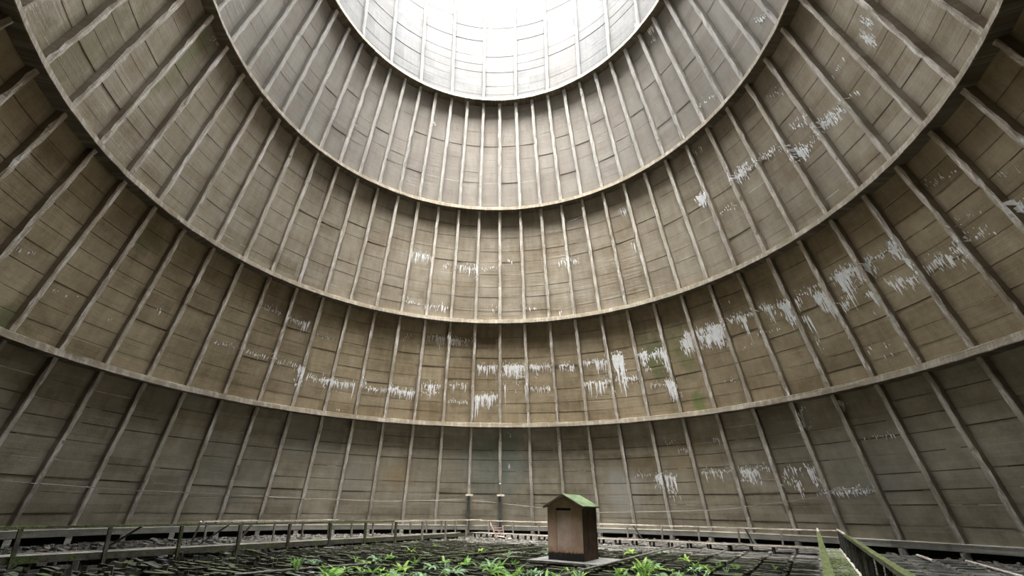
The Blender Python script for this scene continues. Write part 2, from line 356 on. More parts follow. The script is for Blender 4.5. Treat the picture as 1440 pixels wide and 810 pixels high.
# runs of lime that have dried on the wall as raised crusts: azimuth, z, azimuth, z, length of the runs, density, weight
CR = [
(-24.95,22.84,-19.2,22.81,0.91,0.8,1),
(-15.24,22.35,-13.54,22.28,0.81,0.8,1),
(-12.08,22.33,-5.31,22.11,0.79,0.8,1),
(-6.37,22.22,-5.31,22.11,1.89,1,1.5),
(-5.31,22.11,0.56,22.26,0.19,0.5,1),
(3.31,22.89,5.21,22.8,0.34,0.6,1),
(18.33,22.47,23.99,22.15,0.46,0.7,1),
(19.93,22.25,21.74,22.17,1.42,0.9,1.3),
(37.48,25.31,39.8,24.99,0.7,0.8,1),
(38.59,22.53,39.99,22.26,0.82,0.6,1),
(-24.86,18.65,-20.98,18.67,0.39,0.5,1),
(-19.38,18.56,-13.12,18.55,0.6,0.7,1),
(-1.38,18.75,0.19,18.75,0.41,0.5,1),
(7.44,18.68,11.32,18.61,0.34,0.4,1),
(16.99,18.18,17.75,18.15,0.53,0.8,1),
(-17.74,15.97,-5.91,15.63,0.63,0.8,1),
(-15.28,15.87,-9.66,15.76,1.23,0.8,1.2),
(-24.05,15.56,-22.21,15.6,0.2,0.5,1),
(-4.59,13.46,0.62,13.43,0.98,1,1.2),
(1.7,13.49,7.41,13.39,1.4,1,1.5),
(4.56,13.42,5.63,13.42,4.23,0.7,1.5),
(8.31,13.44,14.3,13.27,0.54,1,1.2),
(9.37,13.37,10.61,13.35,1.94,1,1.4),
(15.72,13.37,19.54,13.24,0.83,0.9,1.2),
(21.86,13.48,27.74,13.23,0.67,0.9,1),
(24.57,13.37,27.26,13.32,1.46,0.9,1.2),
(28.8,13.66,31.02,13.36,4.9,1,2),
(29.11,13.66,31.25,13.54,1.94,1,2),
(35.04,13.49,36.88,13.48,2.38,1,2),
(37.58,13.32,41.07,13.48,1.08,0.9,1.3),
(39.97,13.26,41.4,13.05,2.43,0.9,1.6),
(39.59,10.93,41.58,10.52,2.57,1,2),
(44.5,13.77,47.07,13.66,1.4,1,1.6),
(21.58,11.6,27.86,11.55,1.88,0.85,1.3),
(30.33,11.62,33.98,11.57,0.9,0.9,1.2),
(35.82,10.86,39.25,10.66,0.31,0.6,1),
(48.4,13.77,53.99,13.53,1.44,1,1.6),
(56.67,12.28,58.2,12.22,0.32,0.5,1),
(68.5,11.22,69.37,11.2,1.18,0.5,1),
(73.65,10.64,74.53,10.61,0.59,0.6,1),
(50.5,10.07,53.21,10.02,0.22,0.5,1),
(36.59,5.91,38.72,5.96,0.25,0.6,1),
(39.22,5.12,40.71,5.14,0.88,0.8,1.3),
(45.4,5.84,46.77,5.9,0.72,0.6,1.2),
(41.88,3.25,47.54,3.31,0.18,1,1),
(42.35,3.41,46.38,3.39,0.98,0.4,1),
(48.72,3.23,51.65,3.22,1.28,1,1.8),
(51.71,3.27,54.36,3.25,0.34,0.7,1),
(55.68,3.22,58.43,3.25,0.65,0.7,1.2),
(59.24,3.17,60.33,3.19,1.79,0.9,1.6),
(56.68,2.28,57.55,2.26,1.52,0.8,1.5),
(54.85,2.41,56.4,2.49,0.44,0.7,1),
(61.38,7.05,62.11,7.1,2.04,0.9,1.6),
(68.16,7.2,68.57,7.17,1.02,0.6,1),
(68.99,4.8,73,4.74,0.22,0.6,1),
(59.58,1.44,67.26,1.45,0.1,1,1),
(60.44,1.53,65.96,1.56,0.45,0.6,1),
(33.28,3.07,34.8,3.12,1.45,1,1.8),
(35.08,3.11,36.89,2.97,3,0.9,1.6),
(29.71,3.17,32.5,3.14,0.27,0.7,1),
(3.26,7,3.74,7,0.36,0.6,1),
(2.86,4.2,3.33,4.2,0.43,0.6,1),
(-57.95,11.58,-45.75,11.48,0.29,0.6,1),
(-46.24,11.33,-44.84,11.32,2.17,1,1.8),
(-44.17,10.84,-41.95,10.76,0.42,0.9,1.1),
(-41.33,10.81,-34.26,10.77,0.51,0.95,1.2),
(-39.58,10.81,-37.38,10.82,1.27,0.9,1.3),
(-34.34,10.88,-33.31,10.82,1.95,0.7,1.2),
(-32.1,10.7,-19.09,10.68,0.33,0.9,1.1),
(-32.28,11.38,-30.9,11.26,1.17,0.9,1.2),
(-25.72,10.88,-23.36,10.85,1.36,1,1.4),
(-22.98,10.74,-19.58,10.67,0.95,0.9,1.1),
(-18.13,11.48,-13.27,11.43,0.62,0.7,1),
(-16.2,11.42,-14.66,11.39,1.53,0.9,1.3),
(-17.9,10.72,-13.66,10.83,0.28,0.8,1),
(-11.23,11.67,-7.23,11.67,0.85,0.7,1),
(-10.98,10.24,-6.17,10.05,0.28,0.6,1),
(-5.04,10.65,0.64,10.76,1.43,0.95,1.4),
(-4.87,10.66,-4.01,10.66,2.41,0.8,1.3),
(2.03,11.8,2.9,11.8,2.68,0.7,1.2),
(8.09,11.44,13.55,11.37,0.57,0.7,1),
(7.25,11.78,7.77,11.78,1.76,0.5,1),
(-36.38,8.42,-35.2,8.43,0.2,0.6,1),
(-57.71,14.96,-53.42,15.04,0.21,0.8,1),
(-52.29,14.77,-46.6,14.91,0.44,0.9,1.1),
(-48.25,14.86,-47.05,14.87,1.16,0.8,1.2),
(-64.18,11.4,-58.16,11.78,0.1,0.5,1),
(-81.69,10.68,-81.19,10.71,0.47,0.8,1),
(-90.75,10.73,-86.83,10.97,0.1,0.25,1),
(-76.42,11.99,-74.3,12.08,0.26,0.3,1),
(-44.66,14.22,-39.57,14.18,0.19,0.3,1),
(-97.68,11.56,-95.89,11.67,0.1,0.5,1),
(45.64,14.25,47.22,14.21,1.98,1,1.8),
(48.06,14.31,51.91,14.25,0.78,0.8,1.2),
(50.89,14.3,54.36,14.26,2.18,1,1.8),
(55.17,14.43,60.58,14.2,0.53,0.9,1.3),
(57.31,14.35,58.93,14.31,2.17,0.8,1.4),
(61.86,14.4,65.58,14.19,0.42,0.8,1.2),
(62.79,14.38,64.37,14.27,1.55,0.8,1.3),
(65.49,14.1,68.03,14.04,2.35,1,1.7),
(68.03,14.04,69.65,13.98,0.82,0.7,1.2),
(69.04,14.18,73.59,14.32,0.34,0.6,1),
(71.74,13.75,73.66,13.83,1.81,1,1.8),
(72.93,13.85,74.04,12.81,2.23,0.7,1.4),
(68.29,12.85,69.46,12.83,2.2,0.7,1.3),
(75.42,14.38,80.13,14.35,0.54,0.9,1.4),
(76.28,14.32,78.33,14.32,2.44,0.9,1.7),
(78.53,14.28,80.37,14.2,1.47,0.9,1.7),
(74.8,12.7,76.33,12.73,0.98,0.8,1.4),
(81.45,14.17,82.72,14.19,1.66,0.9,1.6),
(79.37,12.76,80.35,12.67,1.7,0.7,1.3),
(81.94,14.26,85.53,14.22,0.31,0.7,1.3),
(85.53,14.22,87.86,14.09,0.73,1,1.7),
(86.98,13.9,87.75,12.88,1.02,1,2),
(82.88,12.74,85.2,12.55,0.93,0.8,1.4),
(85.18,12.42,87.15,12.41,0.62,0.9,1.4),
(88.16,12.54,90.53,12.53,0.38,0.8,1.3),
(90.09,12.54,91.01,12.5,0.75,0.8,1.5),
(91.27,12.52,92.17,12.48,1.03,0.9,1.5),
(92.94,12.55,94.23,12.48,0.77,1,1.6),
(94.32,13.42,98.19,13.28,0.17,0.3,1),
(93.48,12.82,97.86,12.4,0.15,0.45,1.2),
(74.66,9.87,79.1,9.63,0.19,0.25,1),
(101.46,12.45,102.38,12.41,0.58,1,1.6),
(58.19,23.49,60.95,23.16,1.07,0.95,1.6),
(61.79,21.47,66.58,21.45,0.28,0.5,1),
(67.39,23.02,79.74,22.81,0.29,0.85,1.3),
(68.11,23.09,70.95,23.01,0.6,0.9,1.5),
(83.59,22.9,86.42,22.59,0.31,0.6,1.2),
(86.51,22.77,88.44,22.59,0.81,0.7,1.3),
(87.35,21.79,92.73,21.39,0.42,0.9,1.5),
(81.27,21.77,83.81,21.49,0.75,0.95,1.7),
(81.67,21.98,86.75,21.26,0.21,0.6,1),
(82.53,25.62,86.34,24.84,0.2,0.4,1),
(95.14,23,99.02,22.98,0.24,0.4,1),
(103.08,22.75,103.88,21.87,0.21,0.8,1.5),
(105.04,23.03,105.32,22.58,0.2,0.8,1.5),
(94.42,21.62,96.76,21.38,0.47,0.5,1.2),
(90.36,29.01,93.06,28.6,0.23,0.8,1.4),
(60.83,26.66,64.28,26.32,0.37,0.5,1),
(95.01,15.83,99.39,15.27,0.16,0.45,1.2),
(58.37,36.72,60.63,36.59,0.21,0.9,1.6),
(63.88,36.09,65.38,35.89,1.55,0.9,1.6),
(42.25,36.59,43.94,36.59,0.1,0.5,1),
(53.29,15.7,58,15.65,0.25,0.2,1),
(59.4,12.82,64.72,12.69,0.3,0.3,1),
(76.08,9.33,78.09,9.24,0.33,0.3,1),
(102.27,13.85,105.51,13.56,0.1,0.3,1),
(67.77,28.72,74.27,28.29,0.18,0.3,1),
(70.54,23.38,72.46,23.32,0.66,0.6,1.3),
(-51.17,30.65,-49.85,30.68,0.21,0.5,1),
(-25.9,33.65,-23.22,33.83,0.17,0.7,1),
(-95.14,26.51,-93.08,26.87,0.1,0.6,1)
]
def crust():
    b = MB(); rnd = random.Random(5)
    def surf(a, z, proud):
        k = (a - A0) / DA; dk = abs(k - round(k)) * DA
        t = next((q for q in range(5) if z < HZ[q + 1]), 4)
        r = Rin(z)
        hw = math.degrees(RW[t] / r)
        onrib = dk < hw * .95 and (t < 4 or round(k) % 2)
        r = (r + RIBF - .012 if onrib else r + WALL - .018) - proud
        a = math.radians(a); return (r * math.sin(a), r * math.cos(a), z)
    def drip(a, z, L, w, top=0.0):
        n = max(3, min(9, int(L / .28) + 2)); m = len(b.v); drift = 0
        aw = math.degrees(1 / Rin(z))
        for i in range(n + 1):
            f = i / n; zz = z + top - (L + top) * f
            hw = w * .5 * (1 - f ** 1.6) * rnd.uniform(.55, 1.15) + .006
            if i == 0: hw *= .4
            drift += rnd.uniform(-.02, .02)
            b.v.append(surf(a + (drift - hw) * aw, zz, 0)); b.v.append(surf(a + drift * aw, zz, .02)); b.v.append(surf(a + (drift + hw) * aw, zz, 0))
        for i in range(n):
            q = m + 3 * i
            b.f.append((q, q + 1, q + 4, q + 3)); b.f.append((q + 1, q + 2, q + 5, q + 4))
    for (a0, z0, a1, z1, L, de, wt) in CR:
        R = Rin(z0); dist = math.hypot(math.radians(a1 - a0) * R, z1 - z0); n = max(2, int(dist / .10 * de * min(wt, 1.5)))
        mz = min(z0, z1); t = next((q for q in range(5) if mz < HZ[q + 1]), 4); lo, hi = HZ[t] + .25, HZ[t + 1] - .25
        for k in range(n):
            f = (k + rnd.random()) / n; a = lerp(a0, a1, f); z = lerp(z0, z1, f) + rnd.gauss(0, .07)
            hump = .35 + .65 * math.sin(PI * min(max(f, 0), 1)) if wt >= 1.3 else 1
            l = L * hump * (rnd.random() ** 1.7 * .95 + .08)
            if z < lo + .15: continue
            z = min(z, hi); l = min(l, z - lo)
            drip(a, z, l, rnd.uniform(.05, .12) * wt * (1 + min(l, 2) * .25), rnd.uniform(.02, .12))
            if wt >= 1.5 or rnd.random() < .5:      # spatter around the run
                for q in range(2 if wt < 1.5 else 4):
                    zz = z + rnd.uniform(-L * .6, .45); 
                    if lo + .2 < zz < hi: drip(a + rnd.uniform(-.6, .6), zz, rnd.uniform(.04, .35), rnd.uniform(.02, .06) * wt)
    return b
o = link('lime_crust', crust().mesh('lime_crust', M_CRUST), wall); o['kind'] = 'stuff'

# ---------------------------------------------------------------- floor: packing of the tower
fl = MB(); n = 96
fl.v = [(30.5 * math.cos(2 * PI * k / n), 30.5 * math.sin(2 * PI * k / n), -4.6) for k in range(n)]; fl.f = [tuple(range(n))]
floor = link('floor', fl.mesh('floor', M_DARK)); floor['kind'] = 'structure'
floor['label'] = 'dark basin floor under the slatted cooling packing'
TOP = -2.25; PV = 1.2; PU = .42
def in_tower(p, m=0): return math.hypot(p.x, p.y) < 26.9 - m
cells = []
for iv in range(-23, 24):
    for iu in range(-52, 66):
        u, v = iu * PU, iv * PV + .6
        p = uv(u, v); 
        if not in_tower(p): continue
        if p.y < -11 - abs(p.x) * .0: continue
        if 12.2 < v < 13.2 and False: continue
        d = (p - EYE).length
        if p.y + 22.7 < abs(p.x) * .85: continue     # far outside the view
        cells.append((d, u, v))
cells.sort()
rnd = random.Random(3)
slat_me = [MB().bar((0, -PV / 2 + .12, 0), (0, PV / 2 - .12, 0), .13 + .02 * k, .16, 5, .006).mesh('slat', M_SLAT) for k in range(4)]
nib_me = [MB().bar((0, 0, -.09), (0, 0, .09 + .025 * k), .15, .13, 1, .014).mesh('spacer_block', M_NIB) for k in range(3)]
def cellM(u, v, z, tilt=1):
    M = Matrix.Translation(uv(u, v, z)) @ Matrix.Rotation(ROT + rnd.gauss(0, .012) * tilt, 4, 'Z')
    return M @ Matrix.Rotation(rnd.gauss(0, .10) * tilt, 4, 'Y') @ Matrix.Rotation(rnd.gauss(0, .018) * tilt, 4, 'X')
import numpy as np
class Many:
    def __init__(s): s.v = []; s.f = []; s.n = 0
    def add(s, me, M):
        V = np.empty(len(me.vertices) * 3); me.vertices.foreach_get('co', V); V = V.reshape(-1, 3)
        R = np.array(M)[:3, :3]; T = np.array(M)[:3, 3]
        s.v.append(V @ R.T + T); s.f += [tuple(s.n + i for i in p.vertices) for p in me.polygons]; s.n += len(V)
    def mesh(s, name, mat):
        me = bpy.data.meshes.new(name); me.from_pydata(np.concatenate(s.v).tolist(), [], s.f); me.materials.append(mat); me.update(); return me
def p_edge(u, v): return math.hypot(u, v) > 24.6
slats, nibs = Many(), Many(); ns = nn = 0
for (d, u, v) in cells:
    broken = (v < -12.5 and u < -2) or (v < -9 and u < -4)
    if rnd.random() < (.30 if broken else .03): continue
    z = TOP - .05 + rnd.gauss(0, .05 if broken else .022) - (.12 if rnd.random() < (.3 if broken else .05) else 0)
    vis = 14.6 < d
    if p_edge(u, v): z -= .14
    walk = (12.2 < v < 13.2) or (15.8 < u < 17 and v < 13) or (-13.4 < v < -12 and u > -14)
    M = cellM(u, v, z - (.25 if walk else 0), 3 if broken else 1)
    if vis and ns < 290 and not walk: link('slat', rnd.choice(slat_me), floor, M=M); ns += 1
    else: slats.add(rnd.choice(slat_me), M)
    if walk: continue
    M = Matrix.Translation(uv(u + rnd.uniform(-.04, .04) + (PU / 2 if rnd.random() < .4 else 0), v + PV / 2 + rnd.uniform(-.03, .03), z + .03)) @ Matrix.Rotation(ROT + rnd.gauss(0, .1), 4, 'Z')
    if vis and nn < 290: link('spacer_block', rnd.choice(nib_me), floor, M=M); nn += 1
    else: nibs.add(rnd.choice(nib_me), M)
o = link('slat', slats.mesh('slat_rest', M_SLAT), floor); o['kind'] = 'stuff'
o = link('spacer_block', nibs.mesh('spacer_block_rest', M_NIB), floor); o['kind'] = 'stuff'
# second layer of laths below, then bearers and posts
low = Many()
for (d, u, v) in cells[::2]:
    if rnd.random() < .8: low.add(slat_me[0], cellM(u + .1, v + .5, TOP - .42))
o = link('lower_slat', low.mesh('lower_slat', M_SLAT), floor); o['kind'] = 'stuff'
for iv in range(-22, 23):
    v = iv * PV + .02; um = math.sqrt(max(0, 27.2 ** 2 - v * v))
    if um < 2: continue
    u0 = max(-um, -11 if v > -8 else -16); 
    if u0 < um - 1: link('bearer', MB().bar(uv(u0, v, TOP - .16), uv(um - .2, v, TOP - .16), .09, .16, 12, .006).mesh('bearer', M_POSTDARK), floor)
pm = MB().bar((0, 0, -2.35), (0, 0, -.24), .22, .22).mesh('support_post', M_POSTDARK); k = 0
for iv in range(-21, 22, 3):
    for iu in range(-16, 26, 4):
        p = uv(iu, iv * PV + .02)
        if in_tower(p, .5) and p.y > -10 and k < 200: link('support_post', pm, floor, loc=(p.x, p.y, TOP)); k += 1

# broken upright frames and loose boards in the left foreground
for k in range(26):
    u, v = rnd.uniform(-15, -4), rnd.uniform(-15.5, -6); p = uv(u, v)
    if p.y < -8.5: continue
    link('post_stub', MB().bar((0, 0, -.5), (rnd.gauss(0, .06), rnd.gauss(0, .06), rnd.uniform(.1, .34)), .16, .12, 2, .01).mesh('post_stub', M_POSTDARK), floor, loc=(p.x, p.y, TOP), rz=ROT)
for k in range(30):
    u, v = rnd.uniform(-15, -3), rnd.uniform(-15.5, -5); L = rnd.uniform(.5, 1.1)
    M = Matrix.Translation(uv(u, v, TOP + rnd.uniform(.03, .14))) @ Matrix.Rotation(ROT + PI / 2 + rnd.gauss(0, .25), 4, 'Z') @ Matrix.Rotation(rnd.gauss(0, .08), 4, 'Y')
    link('board', MB().bar((-L, 0, 0), (L, 0, 0), .16, .05, 4, .01).mesh('board', M_BOARDDARK if k % 3 else M_POSTDARK), floor, M=M)

# ---------------------------------------------------------------- walkways
def walkway(label, u0, u1, v0, v1, z, along, tile, width_n, mat, kmat, kh=.2, moss_u=None):
    """a raised path on the packing; along = 'u' or 'v'"""
    t = thing('walkway', label, 'walkway', uv((u0 + u1) / 2, (v0 + v1) / 2, TOP)); base = Vector(t.location)
    def L(u, v, zz): return uv(u, v, zz) - base
    A, B = (u0, u1) if along == 'u' else (v0, v1); a, bb = (v0, v1) if along == 'u' else (u0, u1)
    g = lambda s_, c_, zz: L(s_, c_, zz) if along == 'u' else L(c_, s_, zz)
    n = int((B - A) / tile); w = (bb - a) / width_n; k = 0
    mats = mat if isinstance(mat, list) else [mat]
    tm = [MB().bar((0, -tile / 2 + .012, 0), (0, tile / 2 - .012, 0), w - .02, .07, 2, .004).mesh('paving_slab', m) for m in mats]
    for i in range(n):
        for j in range(width_n):
            c = g(A + (i + .5) * tile, a + (j + .5) * w, z - .035 + rnd.uniform(-.008, .008))
            if len(mats) > 1: me = tm[1] if A + i * tile < moss_u else tm[0]
            else: me = tm[0]
            ang = ROT - PI / 2 if along == 'u' else ROT
            M = Matrix.Translation(c) @ Matrix.Rotation(ang + rnd.gauss(0, .006), 4, 'Z') @ Matrix.Rotation(rnd.gauss(0, .01), 4, 'Y')
            link('paving_slab', me, t, M=M); k += 1
    for c in (a - .04, bb + .04):
        link('kerb_beam', MB().bar(g(A, c, z - kh / 2 + .03), g(B, c, z - kh / 2 + .03), .08, kh, 24, .006).mesh('kerb_beam', kmat[0] if c < a else kmat[1]), t)
    pm = MB().bar((0, 0, TOP - z - .1), (0, 0, 0), .12, .12).mesh('bearing_block', M_POSTDARK)
    s_ = A + .3
    while s_ < B: 
        for c in (a + .05, bb - .05):
            q = g(s_, c, z - .07); link('bearing_block', pm, t, loc=q)
        s_ += 1.2
    return t
LW = walkway('mossy walkway with a thick kerb along the left side of the packing', -16.5, 15.8, -13.25, -12.1, -1.88, 'u', 1.2, 1, M_GREYWOOD, (M_GREYWOOD, M_MOSSY), .26)
BW = walkway('pale walkway crossing at the far side behind the hut', 15.9, 16.95, -12.2, 12.2, -1.86, 'v', 1.2, 1, M_GREYWOOD, (M_BONE, M_GREYWOOD), .07)
RWK = walkway('paved walkway with moss and litter at the right, between two railings', -17, 17.2, 12.30, 12.98, -1.90, 'u', .9, 3, [M_PAVE, M_PAVEMOSS], (M_BOARDDARK, M_BONE), .16, 9.5)
# row of small blocks under the far walkway's front edge
# litter and moss tufts on the right walkway
b = MB()
for k in range(700):
    u = rnd.uniform(-4, 9); v = rnd.uniform(12.33, 12.96); s_ = rnd.uniform(.02, .07)
    b.box(-s_, s_, -s_ * .6, s_ * .6, 0, s_ * .5, Matrix.Translation(uv(u, v, -1.9)) @ Matrix.Rotation(rnd.uniform(0, 6), 4, 'Z') @ Matrix.Rotation(rnd.uniform(-.6, .6), 4, 'X'))
o = link('litter', b.mesh('litter', M_PAVEMOSS)); o['kind'] = 'stuff'; tag(o, 'pale chips and moss crumbs scattered on the paved right walkway', 'debris')

# ---------------------------------------------------------------- railings
def railing(label, p_of, s0, s1, rail_z, rails, posts, post_w, foot, post_mat, name='railing', extra=None):
    t = thing(name, label, 'railing', p_of((s0 + s1) / 2, TOP)); base = Vector(t.location)
    for (a, bq, wd, ht, mat, dz) in rails:
        n = max(2, int(abs(bq - a) / .7))
        link('rail', MB().bar(p_of(a, rail_z + dz) - base, p_of(bq, rail_z + dz) - base, wd, ht, n, .007).mesh('rail', mat), t)
    for s_ in posts:
        m = post_mat(s_); f = foot(s_) if callable(foot) else foot
        lean = rnd.gauss(0, .02)
        link('post', MB().bar(p_of(s_, f) - base, p_of(s_ + lean, rail_z - .03) - base, post_w, post_w * 1.1, 3, .005).mesh('post', m), t)
    if extra: extra(t, base)
    return t
railing('thick moss-covered railing along the left walkway, nearest row', lambda s_, z: uv(s_, -11.95, z), -15.9, 17, -.86,
        [(-15.9, 6.2, .12, .10, M_MOSSRAIL, 0), (6.2, 17.0, .08, .07, M_BONE, .01)], [-16 + 2.8 * k for k in range(12)], .12, lambda s_: -2.9 if s_ < 4 else -2.3,
        lambda s_: M_MOSSY if s_ < 7 else M_GREYWOOD)
railing('thin grey railing behind the mossy one on the left walkway', lambda s_, z: uv(s_, -13.3, z), -6, 17, -.78,
        [(-6, 2.5, .07, .07, M_BONE, .02), (2.5, 17, .06, .06, M_GREYWOOD, -.06)], [-5.8 + 1.9 * k for k in range(12)], .09, -1.95, lambda s_: M_GREYWOOD)
railing('long pale railing on the far walkway behind the hut', lambda s_, z: uv(16.75, s_, z), -12, 13, -.90,
        [(-12, 13, .07, .07, M_BONE, 0)], [-11.03 + 2.36 * k for k in range(10)], .10, -1.9, lambda s_: M_GREYWOOD)
def balusters(t, base):
    me = [MB().bar((0, 0, 0), (0, 0, .98), .07 + .02 * k, .06, 3, .006).mesh('baluster', M_BOARDDARK) for k in range(3)]
    for k in range(20):
        u = -8.4 + (1.9 * k if k < 9 else 17.1 + .8 * (k - 9))
        p = uv(u, 13.09, -1.88) - base
        link('baluster', rnd.choice(me), t, loc=p, rz=ROT + rnd.gauss(0, .03))
railing('mossy right railing of the paved walkway with dark upright boards', lambda s_, z: uv(s_, 13.07, z), -17, 18, -.88,
        [(-17, 9, .13, .10, M_MOSSRAIL, 0), (9, 18, .08, .08, M_BONE, .02)], [-14 + 3.0 * k for k in range(11)], .11, -1.9, lambda s_: M_MOSSY, extra=balusters)
railing('mossy left railing of the paved walkway at the right', lambda s_, z: uv(s_, 12.09, z), -17, 18, -.88,
        [(-17, 11, .14, .10, M_MOSSRAIL, 0), (11, 18, .08, .08, M_BONE, .03)], [-12.6 + 3.0 * k for k in range(11)], .11, -2.1, lambda s_: M_MOSSY)

# ---------------------------------------------------------------- the hut
HC = uv(1.13, 3.71)                                   # its front right corner
M_HUT = NT('faded_pink_brown_paint', .75, .3)
tt = M_HUT; P = tt.obj(); p = tt.sep(P)
c = tt.mix(tt.rng(tt.noise(P, 2.2, 5, .7), .3, .72), (.37,.255,.185), (.50,.36,.27))
ru = tt.math('ADD', tt.rng(p[2], 0.95, 0.1), tt.math('MULTIPLY', tt.math('SUBTRACT', tt.noise(P, 5, 4, .7), .5), 1.2))
c = tt.mix(tt.rng(ru, .45, 1.0, 0, .75), c, (.22,.11,.05))
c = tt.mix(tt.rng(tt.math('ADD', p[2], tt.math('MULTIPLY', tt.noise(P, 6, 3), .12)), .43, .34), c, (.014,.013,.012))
c = tt.mix(tt.rng(tt.noise(tt.vmul(P, (6, 6, .6)), 1.0, 4, .7), .55, .75, 0, .4), c, (.25,.14,.09))
tt.color(c); tt.bump(tt.noise(P, 20, 3), .3, .01)
M_DOOR = NT('faded_door_paint', .75, .3); tt = M_DOOR; P = tt.obj(); p = tt.sep(P)
c = tt.mix(tt.rng(tt.noise(P, 2.0, 5, .7), .3, .7), (.43,.325,.265), (.55,.42,.35))
c = tt.mix(tt.rng(tt.math('ADD', p[2], tt.math('MULTIPLY', tt.noise(P, 5, 4), .5)), .95, .5, 0, .8), c, (.26,.13,.065))
tt.color(c); tt.bump(tt.noise(P, 20, 3), .3, .01)
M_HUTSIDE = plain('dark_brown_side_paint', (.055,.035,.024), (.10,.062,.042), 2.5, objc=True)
M_ROOF = plain('mossy_roof_sheet', (.05,.075,.03), (.13,.165,.085), 2.0, objc=True, bump=.8, dist=.02)
M_SLAB = plain('hut_slab_concrete', (.09,.085,.075), (.19,.18,.165), 3)
W_, D_, H_ = 1.62, 1.75, 2.22                       # width across the front, depth, eaves height
hut = thing('hut', 'small pink-brown painted hut with a green gabled roof on the packing', 'hut', uv(1.13, 3.71, -2.05) , ROT)
# local: +x away from the camera (u), -y to the right (v); the corner is the origin
def lb(x0, x1, y0, y1, z0, z1): return MB().box(x0, x1, y0, y1, z0, z1)
b = MB()
b.box(0, .06, 0, .50, 0, H_); b.box(0, .06, W_ - .42, W_, 0, H_); b.box(0, .06, .5, W_ - .42, H_ - .06, H_)
b.box(0, .06, .5, W_ - .42, 0, .42)
m = len(b.v)                                         # gable
for x in (0, .06): b.v += [(x, 0, H_), (x, W_, H_), (x, W_ / 2, H_ + .46)]
b.f += [(m, m + 1, m + 2), (m + 5, m + 4, m + 3), (m, m + 3, m + 4, m + 1), (m + 1, m + 4, m + 5, m + 2), (m + 2, m + 5, m + 3, m)]
link('front_wall', b.mesh('front_wall', M_HUT.m), hut)
b = lb(D_ - .06, D_, 0, W_, 0, H_); m = len(b.v)
for x in (D_ - .06, D_): b.v += [(x, 0, H_), (x, W_, H_), (x, W_ / 2, H_ + .46)]
b.f += [(m, m + 1, m + 2), (m + 5, m + 4, m + 3), (m + 1, m + 4, m + 5, m + 2), (m + 2, m + 5, m + 3, m)]
link('back_wall', b.mesh('back_wall', M_HUTSIDE), hut)
b = lb(.06, D_ - .06, 0, .05, 0, H_); b.box(.62, 1.14, -.015, 0, .42, H_ - .12); b.box(.06, .10, -.02, 0, 0, H_); b.box(D_ - .12, D_ - .06, -.02, 0, 0, H_)
link('side_wall', b.mesh('side_wall', M_HUTSIDE), hut)['label'] = 'dark brown panelled side'
link('side_wall', lb(.06, D_ - .06, W_ - .05, W_, 0, H_).mesh('side_wall', M_HUTSIDE), hut)
dr = link('door', lb(.035, .075, .51, W_ - .43, .42, H_ - .16).mesh('door', M_DOOR.m), hut)
b = MB(); b.box(-.012, 0, .46, .5, .38, H_ - .02); b.box(-.012, 0, W_ - .42, W_ - .38, .38, H_ - .02)
link('door_frame', b.mesh('door_frame', M_HUT.m), hut)
link('door_shadow_board', lb(.02, .05, .5, W_ - .42, H_ - .16, H_ - .06).mesh('door_shadow_board', M_BOARDDARK), hut).name = 'door_shadow_strip'  # dark strip painting the shadow along the top of the door
for sgn in (0, 1):
    y0, y1 = (-.13, W_ / 2) if sgn == 0 else (W_ + .13, W_ / 2)
    z0, z1 = H_ - .03, H_ + .50; b = MB(); th = .05
    for x in (-.14, D_ + .12): b.v += [(x, y0, z0), (x, y1, z1), (x, y1, z1 + th), (x, y0, z0 + th)]
    b.f = [(0,1,2,3), (7,6,5,4), (0,4,5,1), (1,5,6,2), (2,6,7,3), (3,7,4,0)]
    link('roof_sheet', b.mesh('roof_sheet', M_ROOF), hut)['label'] = 'green moss-stained roof sheet'
    b = MB(); b.bar((-.15, y0, z0 - .02), (-.15, y1, z1 - .02), .03, .09)
    link('barge_board', b.mesh('barge_board', M_HUTSIDE), hut)
sl = MB(); sl.bar(uv(1.13 + D_ / 2, 3.71 - W_ - .75, -2.10), uv(1.13 + D_ / 2, 3.71 + .85, -2.10), D_ + 1.3, .10, 6, .006)
tag(link('slab', sl.mesh('slab', M_SLAB)), 'flat grey concrete slab under the small hut', 'slab')

# ---------------------------------------------------------------- poles, props, pipes, wire
def pole(name, label, a, b_, r, mat, cat='pole', sag=0, n=10, group=None):
    pts = [Vector(a).lerp(Vector(b_), i / n) + Vector((0, 0, -sag * math.sin(PI * i / n))) for i in range(n + 1)]
    return tag(link(name, MB().tube(pts, r).mesh(name, mat)), label, cat, group)
pole('pole', 'long straight grey pole lying across the packing right of the hut', uv(-3.4, 4.68, -2.08), uv(15.7, 4.5, -2.06), .045, M_GREYWOOD)
pole('pole', 'mossy dark pole lying across the packing left of the hut', uv(-1.5, -2.6, -2.12), uv(9.6, -1.85, -2.12), .04, M_MOSSY)
pole('pole', 'dark pole lying between the left railing and the ferns', uv(-9.5, -4.1, -2.15), uv(-4.5, -3.2, -2.14), .035, M_GREYWOOD)
pole('pole', 'short pale pole on the packing at the far right by the wall', uv(18.3, 16.55, -2.12), uv(14.1, 16.6, -2.12), .08, M_BONE)
pole('pole', 'long thin pale pole running out of the right corner of the picture', uv(15.6, 18.05, -2.12), uv(8.0, 18.2, -2.12), .05, M_BONE)
pr = uv(-3.24, -14.6, -1.95)
tag(link('plank', MB().bar(pr, uv(-3.6, -12.9, -.86) , .10, .09, 3, .004).mesh('plank', M_BONE)), 'pale leaning plank propped against the left railing', 'plank')
